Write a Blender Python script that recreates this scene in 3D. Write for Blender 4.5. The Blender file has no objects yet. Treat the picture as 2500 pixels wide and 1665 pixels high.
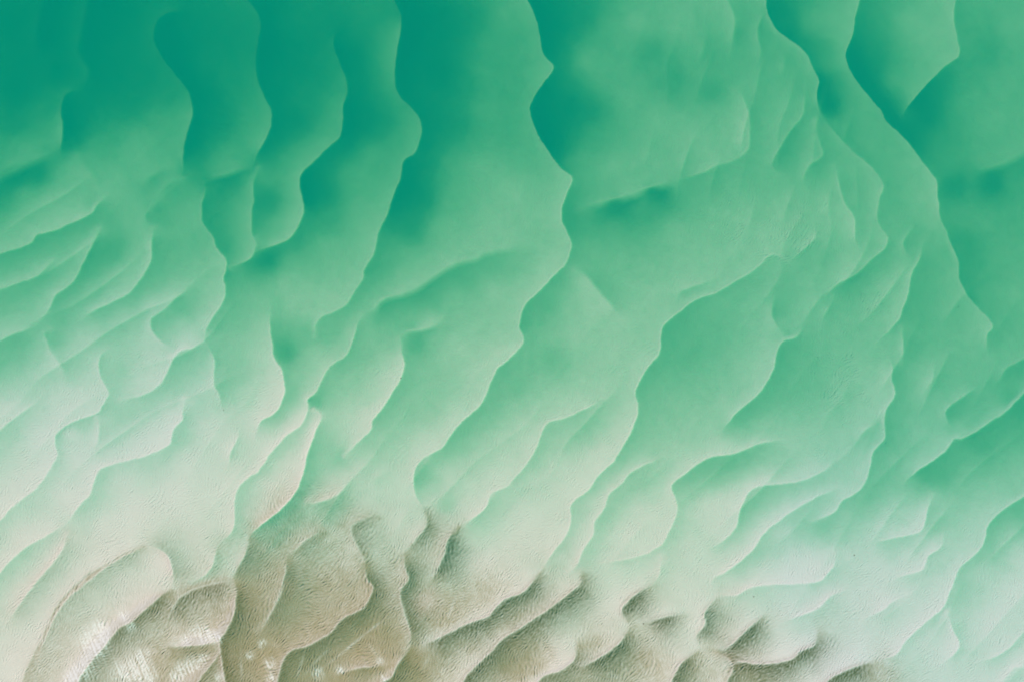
import bpy, math, random
import numpy as np

# ------------------------------------------------------------------ camera, sky, sun, exposure
scene = bpy.context.scene
PX = 0.20                      # metres on the water plane per photograph pixel
PW, PH = 2500.0, 1665.0
CAM_H = 800.0                  # drone height above the water
cam = bpy.data.cameras.new('camera')
cam.sensor_width = 36.0
cam.lens = 36.0 * CAM_H / (PW * PX)
cam.clip_start, cam.clip_end = 1.0, 20000.0
cam_o = bpy.data.objects.new('camera', cam)
cam_o.location = (0, 0, CAM_H)
scene.collection.objects.link(cam_o)
scene.camera = cam_o

SUN_EL, SUN_AZ = math.radians(57), math.radians(-38)      # light comes from the lower right of the frame
world = bpy.data.worlds.new('World')
scene.world = world
world.use_nodes = True
wn = world.node_tree.nodes
sky = wn.new('ShaderNodeTexSky')
sky.sky_type = 'NISHITA'
sky.sun_disc = False
sky.sun_elevation = SUN_EL
sky.sun_rotation = math.radians(90) - SUN_AZ
wn['Background'].inputs['Strength'].default_value = 0.06
world.node_tree.links.new(sky.outputs['Color'], wn['Background'].inputs['Color'])
sun = bpy.data.lights.new('sun', 'SUN')
sun.energy = 4.0
sun.angle = math.radians(0.5)
sun.color = (1.0, 0.965, 0.91)
sun_o = bpy.data.objects.new('sun', sun)
sun_o.rotation_euler = (0, math.pi / 2 - SUN_EL, SUN_AZ)
sun_o.location = (120, -100, 300)
scene.collection.objects.link(sun_o)

vs = scene.view_settings
vs.view_transform = 'Standard'
vs.look = 'None'
vs.gamma = 1.0
vs.use_curve_mapping = False
vs.exposure = 0.18
scene.cycles.use_denoising = True
scene.cycles.max_bounces = 8
scene.cycles.volume_bounces = 4

rng = np.random.default_rng(11)

# ------------------------------------------------------------------ relief of the sand bed
# Crest lines of the dunes: each is walked down the dune field with the shallow stoss side on
# its left hand in the picture and the deep lee side on its right.  Values are steps on a
# depth scale (0 = awash, 10 = the deepest hollow).  Positions are read in tiles of the survey.
TILES = dict(a=(0, 0), b=(600, 0), c=(1200, 0), d=(1800, 0),
             e=(0, 550), f=(600, 550), g=(1200, 550), h=(1800, 550),
             i=(0, 1065), j=(600, 1065), k=(1200, 1065), l=(1800, 1065))
STEP = np.array([-2.0, -1.0, 0, 1, 2, 3, 4, 5, 6, 7, 8, 9, 10, 12])
DEPTH = np.array([-0.14, -0.06, 0.02, .068, .138, .265, .42, .62, .83, 1.13, 1.58, 2.25, 3.5, 5.0])


def depth_of(t):
    return np.interp(t, STEP, DEPTH)


CURVES = []


def C(pts, gap=3.0, lip=0.3, silt=None, olive=0.0):
    """pts: strings 'tile x y [L R]'."""
    out, tile = [], None
    for tok in pts.split(';'):
        w = tok.split()
        if w[0].isalpha():
            tile = w.pop(0)
        v = [float(q) for q in w]
        x0, y0 = TILES[tile]
        out.append((x0 + v[0] * 700 / 1829, y0 + v[1] * 700 / 1829) + ((v[2], v[3]) if len(v) > 2 else (None, None)))
    CURVES.append((out, gap, lip, silt, olive))


# ---- top left
C('a 285 -30 9 9.6;275 40;265 70;240 200 9 9.7;245 290;275 370 8.8 9.4', 8, 0)
C('a 400 395 8.8 9.2;345 400;325 450 8.7 9.5;340 510 8.6 9.2', 8, 0)
C('a 570 -30 8.8 9.6;560 40;545 100;520 230 8.7 9.5;497 310;530 380;565 440 8.4 9.1;560 510;520 570 8.2 8.8', 7, 0)
C('a 520 580 8.2 8.8;440 590;400 650 7.6 9;388 720 6.8 8.9;405 800 5.9 8.8;400 880 5.8 8.4;383 960 6 8;395 1010 6 7.4', 4, .1)
C('a 1200 65 8.5 8.9;1060 90;1000 150 8.3 9.6;985 230;1000 300;1060 400 8.2 9.6;1130 490;1200 580 7.6 9;1225 650 6.8 9;1230 740 5.9 8.7;1200 830;1180 920 5.8 8.6;1168 1020;1162 1120 5.6 7.6', 4, .1)
C('a 1165 1118 5.4 6.2;1060 1190 5.3 6.3;1010 1260 5.2 5.8', 7, 0)
C('a 1110 1050 5.4 5.9;960 1130 5.2 6.2;885 1220 5 6', 9, 0)
C('a 1570 -20 8.2 9;1640 80;1665 160 8.2 9.4;1640 330 8 9.6;1640 480 7.4 9;1680 600 6.9 8.8;1730 700 6.3 8.5;1735 780 6 8.5;1700 890 5.6 8.3;1640 990;1615 1060 6 8', 4, .1)
C('a 1615 1062 6 7.5;1500 1105 5.6 7.7;1380 1140 5.8 8;1300 1165 7 7.8', 9, 0)
C('a 1300 1150 6.4 7.5;1310 1230;1290 1300 5.3 7.6;1285 1400 5.2 7.2;1320 1460;1365 1520 5 6.8;e 1380 140 4.5 7;1440 210 4.2 6;1445 270 4 6.4;1425 340 4 6.2;1440 400 3.7 5.4;1430 470;1380 560 3.3 4.7;1320 650;1305 740 2.8 4.4', 3.5, .25)
C('a 1655 1070 5.8 7;1615 1180 5.5 7.4;1620 1280 5.3 7.6;1605 1370 5 7.2;1610 1500 4.9 6.5;e 1610 70 4.9 5.4;1635 130 4.5 5;1600 210 4.4 7.2;1530 250 4.5 6.5;1460 280 4.6 6.2', 4, .15)
C('a 370 980 6 7.3;230 1040 5.9 7.6;150 1080 5.9 8;50 1130 6.2 8;-60 1180 6.4 7.3', 12, 0)
C('a 470 1000 5.5 6;560 1080 5 5.7;640 1190 4.5 5.2', 9, 0)
C('a 690 1245 4.3 5.2;620 1310 4.2 6;575 1370 4.2 6;490 1410 3.9 5.8;330 1480;240 1500 4 6;e 190 120 4 5.9;100 155;0 185 4.3 5.8;-80 215 4.3 5.8', 4, .1)
C('a 985 1300 4.7 5.8;935 1360 4.6 6.3;930 1400 4.5 6;975 1460 4.3 5.2', 6, 0)
C('e 985 10 4.2 5.3;970 90 3.8 5.9;970 200 3.7 5.5;945 270 3.6 5.3;880 370 3.5 5;830 430 3.5 4.9;740 480 3.3 4.6;600 550 3.2 4.4;520 605 3.3 4.2', 4, .1)
C('e 640 20 4 5.2;605 100 3.9 6;560 190 3.9 6;520 270 4 5.8;460 370 3.8 5.5;360 450 3.6 5.1;310 540 3.6 4.7;240 630 3.5 4.3', 4, .1)
C('e 345 225 4 5.2;260 310 3.9 5.2;190 345;80 385 4 5.1;0 410 4 5;-80 435 4 5', 4, .1)
C('e 240 640 3.7 4.5;130 680 3.6 4.6;50 710 3.4 4.8;0 735 3.4 4.7;-80 765 3.4 4.7', 5, .1)
C('e 330 660 3.8 4.2;285 690 3.4 4.8;300 740 3.2 4.4;330 810 3 3.5;390 900 2.6 3.2;430 990 2.4 2.9', 6, 0)
C('e 1230 400 3.8 4.4;1120 470 3.5 4.7;1070 520 3.2 4.1;1000 570 2.9 3.9;965 600 2.9 4.2;970 670 2.7 4.1;1040 750 2.6 3.4;1120 790 2.5 3', 5, .1)
C('e 1305 740 2.6 3.5;1230 780 2.5 3.6;1150 805 2.2 3.6;1095 870 2.1 3.7;1050 970 1.9 3.4;980 1045 2 3.2;870 1095 2.3 3;760 1112 2.5 2.9', 4, .2)
C('e 1305 745 3.1 3.9;1345 800 3.1 4.1;1370 870 2.9 4;1365 960 2.5 3.7;1365 1020 2.4 3.5;1395 1070 2.4 3.3;1410 1150 2.2 3;1430 1200 2.1 2.5', 4, .15)
C('e 700 790 2.7 3.2;650 820 2.5 3.4;630 880 2.4 3.6;640 960 2.4 3.3;690 1060 2 2.8;690 1085 1.9 2.9;650 1150 1.7 3;615 1200 1.6 3;490 1240 1.5 2.7;400 1290 1.4 2.7;355 1340 1.3 2.7;350 1400 1.4 2.3;365 1465 1.2 2;330 1530 1 2;i 330 190;250 310 .9 1.8;180 370;80 450 .7 1.7;0 535 .6 1.6;-60 590 .6 1.6', 3.5, .25)
C('e 620 1210 1.9 2.6;632 1290 1.8 2.9;620 1380 1.6 2.5;570 1450 1.6 2', 4, .2)
C('e 1185 1100 1.6 2.4;1165 1190 1.4 2.6;1160 1240;1105 1300 1.1 2.6;1085 1390 .9 2.4;1000 1440 1 2.1;900 1480;760 1510 1.2 2.1;i 640 210 .9 2.1;610 260 .8 2.2;570 370 .8 2.1;500 450 .6 1.9;420 560 .6 1.8', 3.5, .25)
C('i 420 560 .6 1.5;300 630 .6 1.5;160 710 .5 1.9;60 800 .5 1.9;0 870 .5 1.7;-60 925 .5 1.7', 4, .2)
C('e 260 1110 2.2 2.6;130 1200 1.7 2.5;60 1250 1.7 2.6;0 1305 1.6 2.5;-60 1350 1.6 2.5', 4, .2)
C('e 1725 530 3.9 4.7;1722 640 3.5 4.9;1740 760 3 5.1;1745 830 2.6 4.8;1790 910 2.1 4;1815 1010 1.7 3.9;1810 1090 1.4 3.7;1760 1190 1.2 3.3;1670 1245 1.1 2.9;1635 1310 1.1 2.4;1625 1360 1.2 1.9', 3.5, .25)
C('e 1500 1290 1.7 2;1525 1330 1.2 2.4;1470 1450 1 2.4;i 1460 160 1 2.1;1440 210 1 1.8', 4, .25)
# ---- centre left
C('b 930 -25 8 9;990 90 7.7 9.4;990 200 6.2 9.4;965 340 6.1 9.3;955 450 6.3 9.2;965 580 6.9 9;1040 670 6.9 8.6;1100 740 6.2 8.4;1125 820 6 8.4;1105 920 5.8 8.3;1075 980 5.8 8.2;1010 1030 6 8.6;990 1130 5.8 8.6;940 1260 5.3 8.5;900 1380 5 8;850 1480 4.6 7;f 840 80 4.5 6.9;820 180 4.5 6.4;760 280 4.4 6.4;745 350 4.2 5.8;690 430 4 5.5;640 510 3.9 5.1;560 555 3.8 4.9;480 590 3.8 4.7;445 650 3.7 5;448 715 3.8 4.8', 4, .15)
C('b 620 190 8.4 9;570 230 8.4 9.3;565 300 8.3 9.4;600 400 8.2 9.2;640 500 7.4 8.6;650 590 7 8.6;625 660 6.4 9;620 800 6.1 9;600 880 6 8.5;540 930 5.8 8.2;440 1030 5.5 8.2;360 1110 5.3 8.4;345 1180 5.2 8.6;370 1290 4.9 8.4;370 1350 4.6 7.6;330 1460 4.4 7;270 1530 4.4 7.2;f 200 125 4.4 7.1;120 150 4.5 7.6;60 165 4.6 7', 4, .15)
C('f 1829 135 4.5 4.8;1560 180 4.5 5.6;1460 225 4.5 5.8;1330 260 4.4 6.2;1200 340 4.3 6.4;1100 410 4.2 6.3;1020 445 4.2 6.1;880 490 4.1 6.4;830 545 4 5.8;740 580 3.8 5', 10, 0)
C('f 740 582 3.8 5;715 620 3.7 5.1;690 720 3.6 4.9;640 830 3.5 4.6;560 880 3.2 4.3;510 940 2.9 4.1;450 1060 2.6 4.2;400 1110 2.3 5;400 1150 2.2 3.2;385 1210 1.3 2.5;345 1280 1 2.4;260 1340 .9 2.4;160 1450 .8 2.3;80 1568 .8 2.2;i 1600 250 .8 2.2;1520 330 .9 2.1;1495 420 .9 2;1497 520 .8 2.1;1480 600 .7 2.1;1400 680 .6 2.1', 3.5, .25)
C('i 1400 680 .6 2.1;1375 740 .6 2;1350 830 .7 1.8;1300 890 .7 1.8;1210 935 .8 1.5', 4, .2, (.12,.3))
C('f 430 1160 2.2 2.8;480 1220 1.5 2.8;445 1320 .9 3;400 1440 .7 3.1;370 1568 .6 3.1;j 360 250 .4 2.9;320 350 .3 2.9;230 460 .2 3;130 540 .2 3;60 600 .2 3.1;20 640 .6 2.6', 3, .25)
C('j 20 640 .9 2.4;i 1575 720 .9 2.2;1520 830 .8 1.9;1490 905 .7 1.7', 3, .2, (.04,.62), .3)
C('f 1260 595 4 4.6;1220 640 3.8 4.9;1130 670 3.7 5.3;1020 690 3.6 5.8;990 720 3.5 5.3', 7, 0)
C('f 990 722 3.5 5.2;995 800 3.2 4.6;1010 880 2.6 4.3;995 960 2.3 4.2;940 1060 2.1 4.1;870 1170 1.9 4;810 1240 1.7 3.7;800 1300 1.7 3.4;720 1380 1.9 3.3;650 1450 2 3;625 1480 2.2 2.7', 3.5, .25)
# ---- centre
C('c 222 -20 5.5 8.6;270 80 5.7 9;305 200 6 8.8;330 340 5.8 8.6;395 430 5.2 8;335 530 5.5 8.5;270 630 6 9;248 710 6 9.2;290 840 5.7 9.2;360 960 5.4 8.8;440 1070 4.9 7.8;515 1140 4.5 6.2;480 1240 4.4 6.8;450 1340 4.3 7.1;450 1410 4.3 7.1;490 1490 4.4 6.9;g 510 110 4.3 6;500 180 4.2 5.9;470 250 4 5.4;400 320 3.8 5.7;300 430 3.8 5.8;215 510 3.9 6;180 640 3.9 6;205 720 3.7 5;190 770 3.2 4.7;80 880 3 5;f 1610 910 3 4.9;1570 990 3 4.8;1500 1140 2.7 4.5;1370 1260 2.4 4.3;1300 1350 2.3 4.1;1250 1420 2.1 3.8;1160 1470 2 3.4;j 1140 135 2 3.1;1090 190 2 3.9;1070 260 1.9 3.9;1080 360 1.9 3;1140 470 1.5 2.3', 3.5, .25)
C('g 520 270 4.2 5.3;610 330 4.1 5.4;700 440 3.9 5.1;790 540 3.8 4.7;840 590 3.8 4.2', 7, 0)
C('c 1560 560 5 5.6;1600 620 4.8 5.5;1640 720 4.6 5.5;1650 860 4.4 5.5;1640 950 4.5 5.4;1560 1020 4.9 5.5;1450 1060 4.8 5.6;1330 1110 4.8 5.8;1200 1150 4.8 6.4', 6, .12)
C('c 1200 1152 4.8 6.4;1080 1200 4.9 7.9;980 1230 4.9 7.2;800 1290 5 7.9;640 1330 5.3 7;560 1365 5.9 7', 14, 0)
C('c 1490 -20 4.8 5.3;1550 110 4.9 5.8;1545 200 5 6.2;1520 340 5.3 6.2', 6, .1)
C('c 1285 60 4.9 5.4;1300 130 5 5.5;1290 220 5.1 5.6', 8, 0)
C('c 1370 200 5.2 6;1350 320 5.4 6.3;1300 430 5.8 6.3', 7, .05)
C('d 180 -20 5 8;195 80 5.2 8.4;245 180 5.4 8.5;330 250 5.3 8.2;430 330 5.2 8;480 430 5.2 7.8;520 510 5.4 8.4;510 600 5.4 8.6;515 680 5.4 8;540 750 5.5 6.8', 3.5, .2)
C('d 540 752 5.5 6.8;610 830 5.6 6.5;740 970 5.3 6.2;830 1040 5 6;920 1150 4.9 5.8;930 1210 4.6 5.8;905 1270 4.7 5.8;895 1370 4.8 5.6;910 1440 4.7 5.4;960 1510 4.6 5.3;h 960 90 4.4 5.4;940 150 4.4 5.7;860 215 4.5 5.7;770 305 4.5 5.9;640 380 4.5 6;560 460 4.6 5.4', 4, .15)
C('h 620 450 4.7 5.5;590 520 4.6 5.5;550 590 4.5 5.4;535 650 4.5 5.2', 5, .1)
C('d 785 -20 5 7;755 100 5 7.6;740 220 5 8;695 340 5.4 8.5;720 450 5.8 8.8;810 580 5.8 8.6;920 710 5.8 8.6;950 770 5.8 8.5;1080 900 5.4 8.3;1180 1030 5 7.5;1270 1150 4.6 6.6;1275 1230 4.5 7.2;1285 1300 4.5 6.7;1290 1370 4.8 6.4;1330 1470 5.2 6.4;h 1360 110 5 7.2;1410 230 5 7;1415 340 5 7.2;1470 450 5 6.8;1540 530 4.9 6.2;1625 630 4.6 5.8;1595 700 4.5 5.9;1590 760 4.7 5.7;1600 830 4.9 5.4', 3.5, .2)
C('d 1400 -20 4.7 6;1380 110 4.7 6.4;1405 250 4.8 6.2;1415 350 4.6 6.5;1310 440 5 7.6;1220 530 5.2 8.2;1140 620 5.4 8.5;1070 710 5.8 8.7;1058 740 6.8 8.6', 3.5, .15)
C('d 1850 975 5.4 6.8;1720 1050 5.5 7.2;1600 1090 5.8 7.9;1480 1105 6 7.6', 12, 0)
C('d 190 60 5.2 6.2;150 130 5.2 6.4;130 230 5.2 6.3;150 330 5.4 6.1;110 440 5.5 6', 5, .15)
C('d 285 320 5.5 6;300 420 5.2 5.9;260 510 5.5 5.9', 5, .1)
C('d 440 540 5.5 5.8;430 640 5.2 5.9;415 740 5 6;330 850 5 6.3;240 1000 5.1 6.4;225 1060 5.1 6.3;265 1110 5.1 5.5', 5, .15)
C('d 500 760 5.2 5.8;515 880 5.1 5.9;545 990 5.1 6;460 1060 5 6;425 1130 4.9 5.9;430 1190 4.9 5.4', 5, .15)
C('d 625 1050 4.9 5.6;655 1200 4.6 5.5;690 1300 4.5 5.3;745 1390 4.3 5.2;750 1480 4.2 5.2;h 755 110 4.4 5.4;780 155 4.6 5.1', 4, .2)
C('d 490 1430 4.3 4.8;h 490 0 4.1 4.9;500 80 4.1 5.1;430 150 4.2 5.3;330 240 4.3 5.5', 5, .15)
C('h 330 242 4.4 5.2;220 190 4.4 4.8;120 280 4.3 5.1;0 355 4.3 5.3;g 1440 430 4.3 5.3;1300 480 4.3 5.9;1180 570 4.2 6;1100 640 4.1 6;1080 720 4 6;1080 790 3.8 5.8;1050 850 3.7 5.6;990 920 3.5 5.5;930 1030 3.5 5.3;920 1080 3.6 5;935 1150 3.2 4.7;925 1230 2.8 4.5;880 1340 2.5 4.3;800 1470 2.2 3.9;k 780 160 1.9 3.6;690 240 1.8 3.4;620 340 1.6 3.1;540 400 1.5 2.9;505 450 1.5 2.9;510 530 1.3 2.5;470 640 1 2.3;390 740 .8 2.1;320 850 .5 1.9', 3.5, .3)
C('g 1430 340 4.2 4.7;1300 390 4.2 4.8;1200 430 4.1 4.9;1170 500 4.1 4.6', 6, .1)
C('h 1130 0 5 6;1060 120 4.9 6;1115 220 4.9 5.6', 5, .15)
C('h 1190 110 4.9 5.8;1160 220 4.7 6;1110 320 4.3 6;1090 440 4.1 6;1050 550 4.2 6.1;1030 600 4.3 5.9;950 690 4.5 5.2;880 750 4.6 5', 4, .2)
C('h 1050 640 4.8 5.9;1058 740 4.5 5.9;1060 830 4.4 5.7;1055 890 4.6 5.3', 4, .25)
C('h 960 830 4.6 5;990 900 4.2 5.2;985 980 3.9 5.4;1005 1080 3.7 5.3;945 1190 3.6 5.3;940 1320 3.9 5.4;930 1370 3.8 5.5;870 1440 3.6 5.3;l 860 110 3.4 5;845 200 3.3 4.9;810 300 3.2 4.7;760 360 3 4.5;670 410 2.9 4.3;620 480 2.7 4.1;540 520 2.6 3.7;470 545 2.5 4.5', 4, .25)
C('h 240 420 4.7 5.3;220 560 4.4 5.7;240 620 4.2 5.1;290 700 4.1 4.9', 5, .1)
C('h 430 630 4.6 5.4;380 710 4.3 5.7;290 745 4.1 5.8;250 830 3.9 5.9;230 920 3.7 5.8;140 1070 3.6 5.5;0 1190 3.5 5.4;g 1500 1270 3.4 5.2;1470 1310 3.5 4.6', 4, .2)
C('h 1850 840 5 6.3;1720 910 4.9 6.1;1680 970 4.8 6.1;1640 1015 5 5.9', 5, .15)
C('h 1540 1015 4.9 5.7;1460 1080 4.7 6;1340 1170 4.4 6.2;1335 1230 4.5 5.9;1380 1310 4.3 5', 5, .15)
C('h 1850 1050 4.8 7;1770 1130 4.5 7;1700 1200 4.4 6.3;1600 1260 4.3 6.3;1500 1330 4.2 6.7;1430 1360 4.2 5.9;1380 1365 3.9 5.6;1340 1430 3.7 5.8;1290 1470 3.6 6.1;l 1240 160 3.6 6.3;1150 220 3.6 6.1;1060 300 3.8 5', 5, .25)
C('h 1255 880 4.6 5.2;1245 980 4.3 5.4;1190 1070 4.2 5.2', 5, .12)
C('h 905 1250 3.9 4.5;810 1310 3.6 4.6;750 1390 3.6 4.5', 6, .1)
C('l 300 20 3.6 4;k 1700 50 3.2 4.3;1550 110 3 4.8;1380 140 2.7 4.7;1260 220 2.5 4.5;1170 290 2.4 4.1;1150 330 2.3 3.9;1185 440 2.1 3.1;1175 510 1.8 2.9;1110 650 1.4 2.7;1040 720 1.4 2.4;900 775 1.5 2.1;700 810 1.5 2', 4, .25)
C('k 1100 130 3.3 3.7;900 220 2.7 3.7;830 300 2.3 3.5;750 370 2 3.4;720 460 1.8 3.3;660 540 1.6 3;650 620 1.4 2.5;580 730 1.1 2.3;545 820 .7 2.1;490 870 .8 1.4', 4, .3)
C('l 620 150 3.4 3.9;550 220 3.1 3.7;380 290 2.9 3.8;120 325 2.3 3.8;k 1600 430 1.9 3.8;1560 570 1.7 3.3;1480 660 1.7 2.8;1380 720 1.9 2.5', 4, .25)
C('l 640 330 3 3.4;480 400 2.7 3.6;330 490 2.3 3.5;250 550 2 3.3;170 620 1.7 3.2;100 720 1.3 3;0 810 1 2.6;k 1480 870 1.1 2.2;1410 910 1 2.1;1405 960 1 1.8', 4, .35)
C('l 630 740 1.5 2.5;615 820 1.2 2.5;570 880 1.1 2.3;500 930 1 2;230 945 .9 1.8;80 965 .8 1.7;0 1010 .7 1.6;k 1440 1020 .7 1.8', 4, .3)
C('l 680 980 1.1 1.9;590 1020 .9 2;510 1100 .8 1.9;350 1160 .8 1.6;290 1190 .9 1.4', 4, .3)
C('l 1090 1010 1.3 1.8;980 1060 1.1 2;940 1100 .9 1.9;800 1170 1 1.6', 4, .25)
C('l 1320 630 2.4 3.3;1295 710 1.9 3.2;1220 760 1.7 3;1180 850 1.5 2.4;1050 890 1.5 2;960 930 1.4 1.9', 4, .3)
C('l 1250 370 3.1 4.2;1215 470 2.6 4.1;1190 570 2.2 3.7;1130 620 2.2 3.2;910 670 2.3 3.1;885 710 2.2 2.7', 4, .3)
C('l 1850 370 3.6 5;1720 450 3.3 4.9;1610 550 3 4.6;1585 640 2.7 4.2;1540 730 2.5 3.8;1420 840 2.1 3.3;1370 960 1.5 3;1310 1090 1.2 2.7;1180 1200 1 2.2;1070 1310 .8 2;1010 1390 .7 1.7;900 1430 .7 1.3', 4, .3)
C('l 1340 1110 1.7 2.4;1370 1220 1.4 2.4;1415 1320 1 2.3;1380 1390 .9 2;1290 1460 1 1.6', 4, .25)
C('l 1850 1220 1.9 2.5;1740 1340 1.4 2.4;1650 1400 1.3 2.2;1520 1445 1.5 1.9', 4, .25)
C('l 1829 1470 1.3 1.7;1760 1480 1.2 1.8;1690 1568 1.2 1.8', 4, .2)
# ---- lower middle, shallows with silt in the lee
C('j 900 220 2 2.6;840 260 1.9 2.7;820 320 2 2.4', 7, .1)
C('j 665 285 1.5 2.8;570 380 1.2 2.8;430 430 1.2 3.2;385 410 1.7 2.4', 5, .1)
C('g 710 1105 3.2 4;600 1170 3.1 4.3;480 1225 2.9 3.9;360 1260 2.7 3.7;320 1330 2.4 3.7;280 1430 2.2 3.5;200 1550 2.1 3.2;k 130 280 2 2.8;100 320 1.9 2.5;0 365 1.7 2.6;j 1540 440 1.3 2.7;1480 500 1 2.5;1360 570 .9 2.4', 3.5, .3)
C('j 1360 570 .9 2.2;1290 650 .8 2.1;1270 740 .7 2;1230 830 .7 1.9;1180 920 .9 1.7', 3, .2, (.15,.55), .7)
C('j 1140 472 1.5 2.1;1155 550 1.1 2;1090 650 .9 2;1010 740 .7 1.8', 4, .15, (.05,.5), .4)
C('j 1010 742 .7 1.8;1015 830 .6 1.8;1035 910 .5 1.8;985 990 .8 1.7;1010 1120 .8 1.4;1050 1250 .4 1.2;1050 1340 .2 1.2', 3, .2, (.35,.7), .55)
C('j 1050 1340 .1 1.2;970 1450 .0 1.1;930 1530 -.1 1;860 1568 -.1 .8', 3, .2, (.45,.9), .5)
C('j 500 600 1.5 2;410 640 1.3 2;330 710 1.1 1.9;265 760 1 1.8', 4, .2, (.35,.5), .2)
C('j 265 760 .9 1.7;250 880 .7 1.7;215 1000 .5 1.5;150 1150 .3 1.1;90 1240 .2 .8', 3, .2, (.5,.75), .35)
C('j 840 500 1.2 2.2;700 550 1.4 2;670 600 1.4 1.8;720 720 1 1.7;765 800 .7 1.6', 6, .1, (.25,.45), .35)
C('j 765 800 .6 1.6;770 900 .5 1.5;810 970 .3 1.4;760 1080 .2 1.3;700 1120;620 1160 .2 1.2;540 1250;480 1290 0 1.1;380 1340;300 1360 0 1;240 1430;190 1590 -.1 .9', 3, .25, (.55,.85), .55)
C('k 320 852 .3 1.7;250 940 .2 1.6;190 1000;80 1040 .1 1.5;0 1120 .1 1.4;j 1540 1150 .1 1.3;1400 1200 .3 1.2;1220 1290 .4 1.1;1130 1330 .5 .9', 3, .3, (.03,.45), .75)
C('k 570 870 .8 1.9;560 940 .5 1.7;430 1050 .3 1.5;350 1110;200 1210 .3 1.4;60 1300;0 1370 .2 1.2;j 1440 1490 .1 1;1360 1590 .1 .9', 3, .3, (.12,.5), .75)
C('k 545 1310 .4 .9;540 1370 0 1;520 1430 -.1 1;440 1490 -.1 1;330 1530 0 .9;270 1590 0 .9', 3, .25, (.0,.6), .45)
C('k 1090 760 1.4 2.2;1070 880 1 2;1020 950 .6 1.8', 3.5, .3)
C('k 1020 950 .6 1.8;930 1000 .4 1.6;860 1060 .3 1.6;830 1100 .2 1.5;840 1150 .2 1.3;880 1195 .3 1', 3, .2, (.05,.35), .85)
C('k 880 1215 .2 1.2;830 1300 .1 1.6;750 1370 .1 1.4;620 1450 .3 1.2;560 1470 .4 1', 3, .3, (.05,.5), .8)
C('k 1230 1130 1 1.4;1100 1150 .6 1.2;960 1195 .6 1', 5, .1, (.0,.2), .8)
C('k 1440 1022 .7 1.8;1360 1120 .5 1.7;1360 1190 .4 1.7;1310 1270 .2 1.3;1320 1330 .2 1', 3, .3, (.0,.25), .6)
C('k 1740 1140 .9 1.7;1640 1220 .4 1.7;1500 1350 .2 1.3;1440 1350 .2 1', 3, .3, (.0,.3), .85)
C('k 1310 1370 .2 1.2;1210 1450 .1 1.4;1130 1590 .1 1.2', 3, .3, (.03,.55), .75)
C('k 1420 1385 .6 .5;1500 1410 .8 .3;1530 1450 .7 .2;1540 1480 .3 .9;1490 1590 .2 1.2', 4, .2, (.2,.5), .6)
C('l 515 1240 .9 1.6;490 1330 .5 1.6;400 1370 .3 1.3;350 1420 .1 1.1;180 1450 .1 .8;0 1440 .3 .7;k 1490 1480 .4 .8', 3.5, .3, (.02,.35), .8)
C('l 870 1430 .7 1.2;720 1480 .3 1.3;600 1540 .2 1.2;540 1590 .2 1.2', 3.5, .3, (.0,.4), .85)
# ---- lower left, sand bars awash
C('i 435 610 .3 1.2;410 700 .1 1.3;340 800 .1 1.4;230 930 .1 1.5;130 1060 .2 1.2;50 1190 .3 .9', 4, .1, (.1,.14), .1)
C('i 930 690 .5 .7;800 740 .4 .7;640 830 .3 .7;540 890 .3 .6;440 980;340 1110 .2 .5;280 1250;220 1370 .1 .4;160 1500;130 1590 .1 .3', 4, .1, (.03,.4), .12)
C('i 935 700 .4 1.1;850 735 .4 1.2;700 820 .3 1.3;560 925 .2 1.3;440 1030;350 1150 .2 .9;280 1310 .1 .6;240 1410 .1 .4', 4, .15, (.33,.2), .12)
C('i 950 690 .2 1.2;1050 740 .1 1.2;1090 810 0 1.2;1105 900 0 1.1;1095 970 -.1 1', 4, .2, (.1,.18), .2)
C('i 1095 970 -.2 .9;1020 1020;940 1090 -.3 .9;850 1170;750 1230 -.4 .8;680 1320;600 1410 -.5 .7;520 1520;480 1590 -.4 .6', 3, .3, (.15,.62), .6)
C('i 1490 925 .8 .9;1400 930 .9 .7;1280 960 .8 .8;1170 1010 .6 1;1110 1080 .6 .9;1060 1190 .4 .6', 5, .1, (.4,.45), .55)
C('i 1500 935 0 1;1505 1020 -.1 1.2;1490 1130 -.2 1.1;1440 1240 -.3 .9;1400 1300 -.4 .7;1410 1400 .1 .6;1440 1590 .1 .5', 3, .3, (.3,.85), .6)
C('i 1395 1312 -.5 .4;1250 1330 -.4 .4;1080 1340 -.2 .4', 3, .3, (.05,.7), .25)
C('i 1400 1310 .2 .6;1395 1390 -.2 .6;1330 1470 -.4 .5;1240 1590 -.3 .4', 3, .3, (.45,.75), .3)
C('i 1829 930 1 1.6;1770 1050 .8 1.5;1680 1200 .5 1', 4, .15, (.6,.75), .3)
C('j 880 1460 -.3 .4;720 1475 -.2 .4;600 1510 0 .3', 4, .2, (.5,.8), .2)


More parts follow.
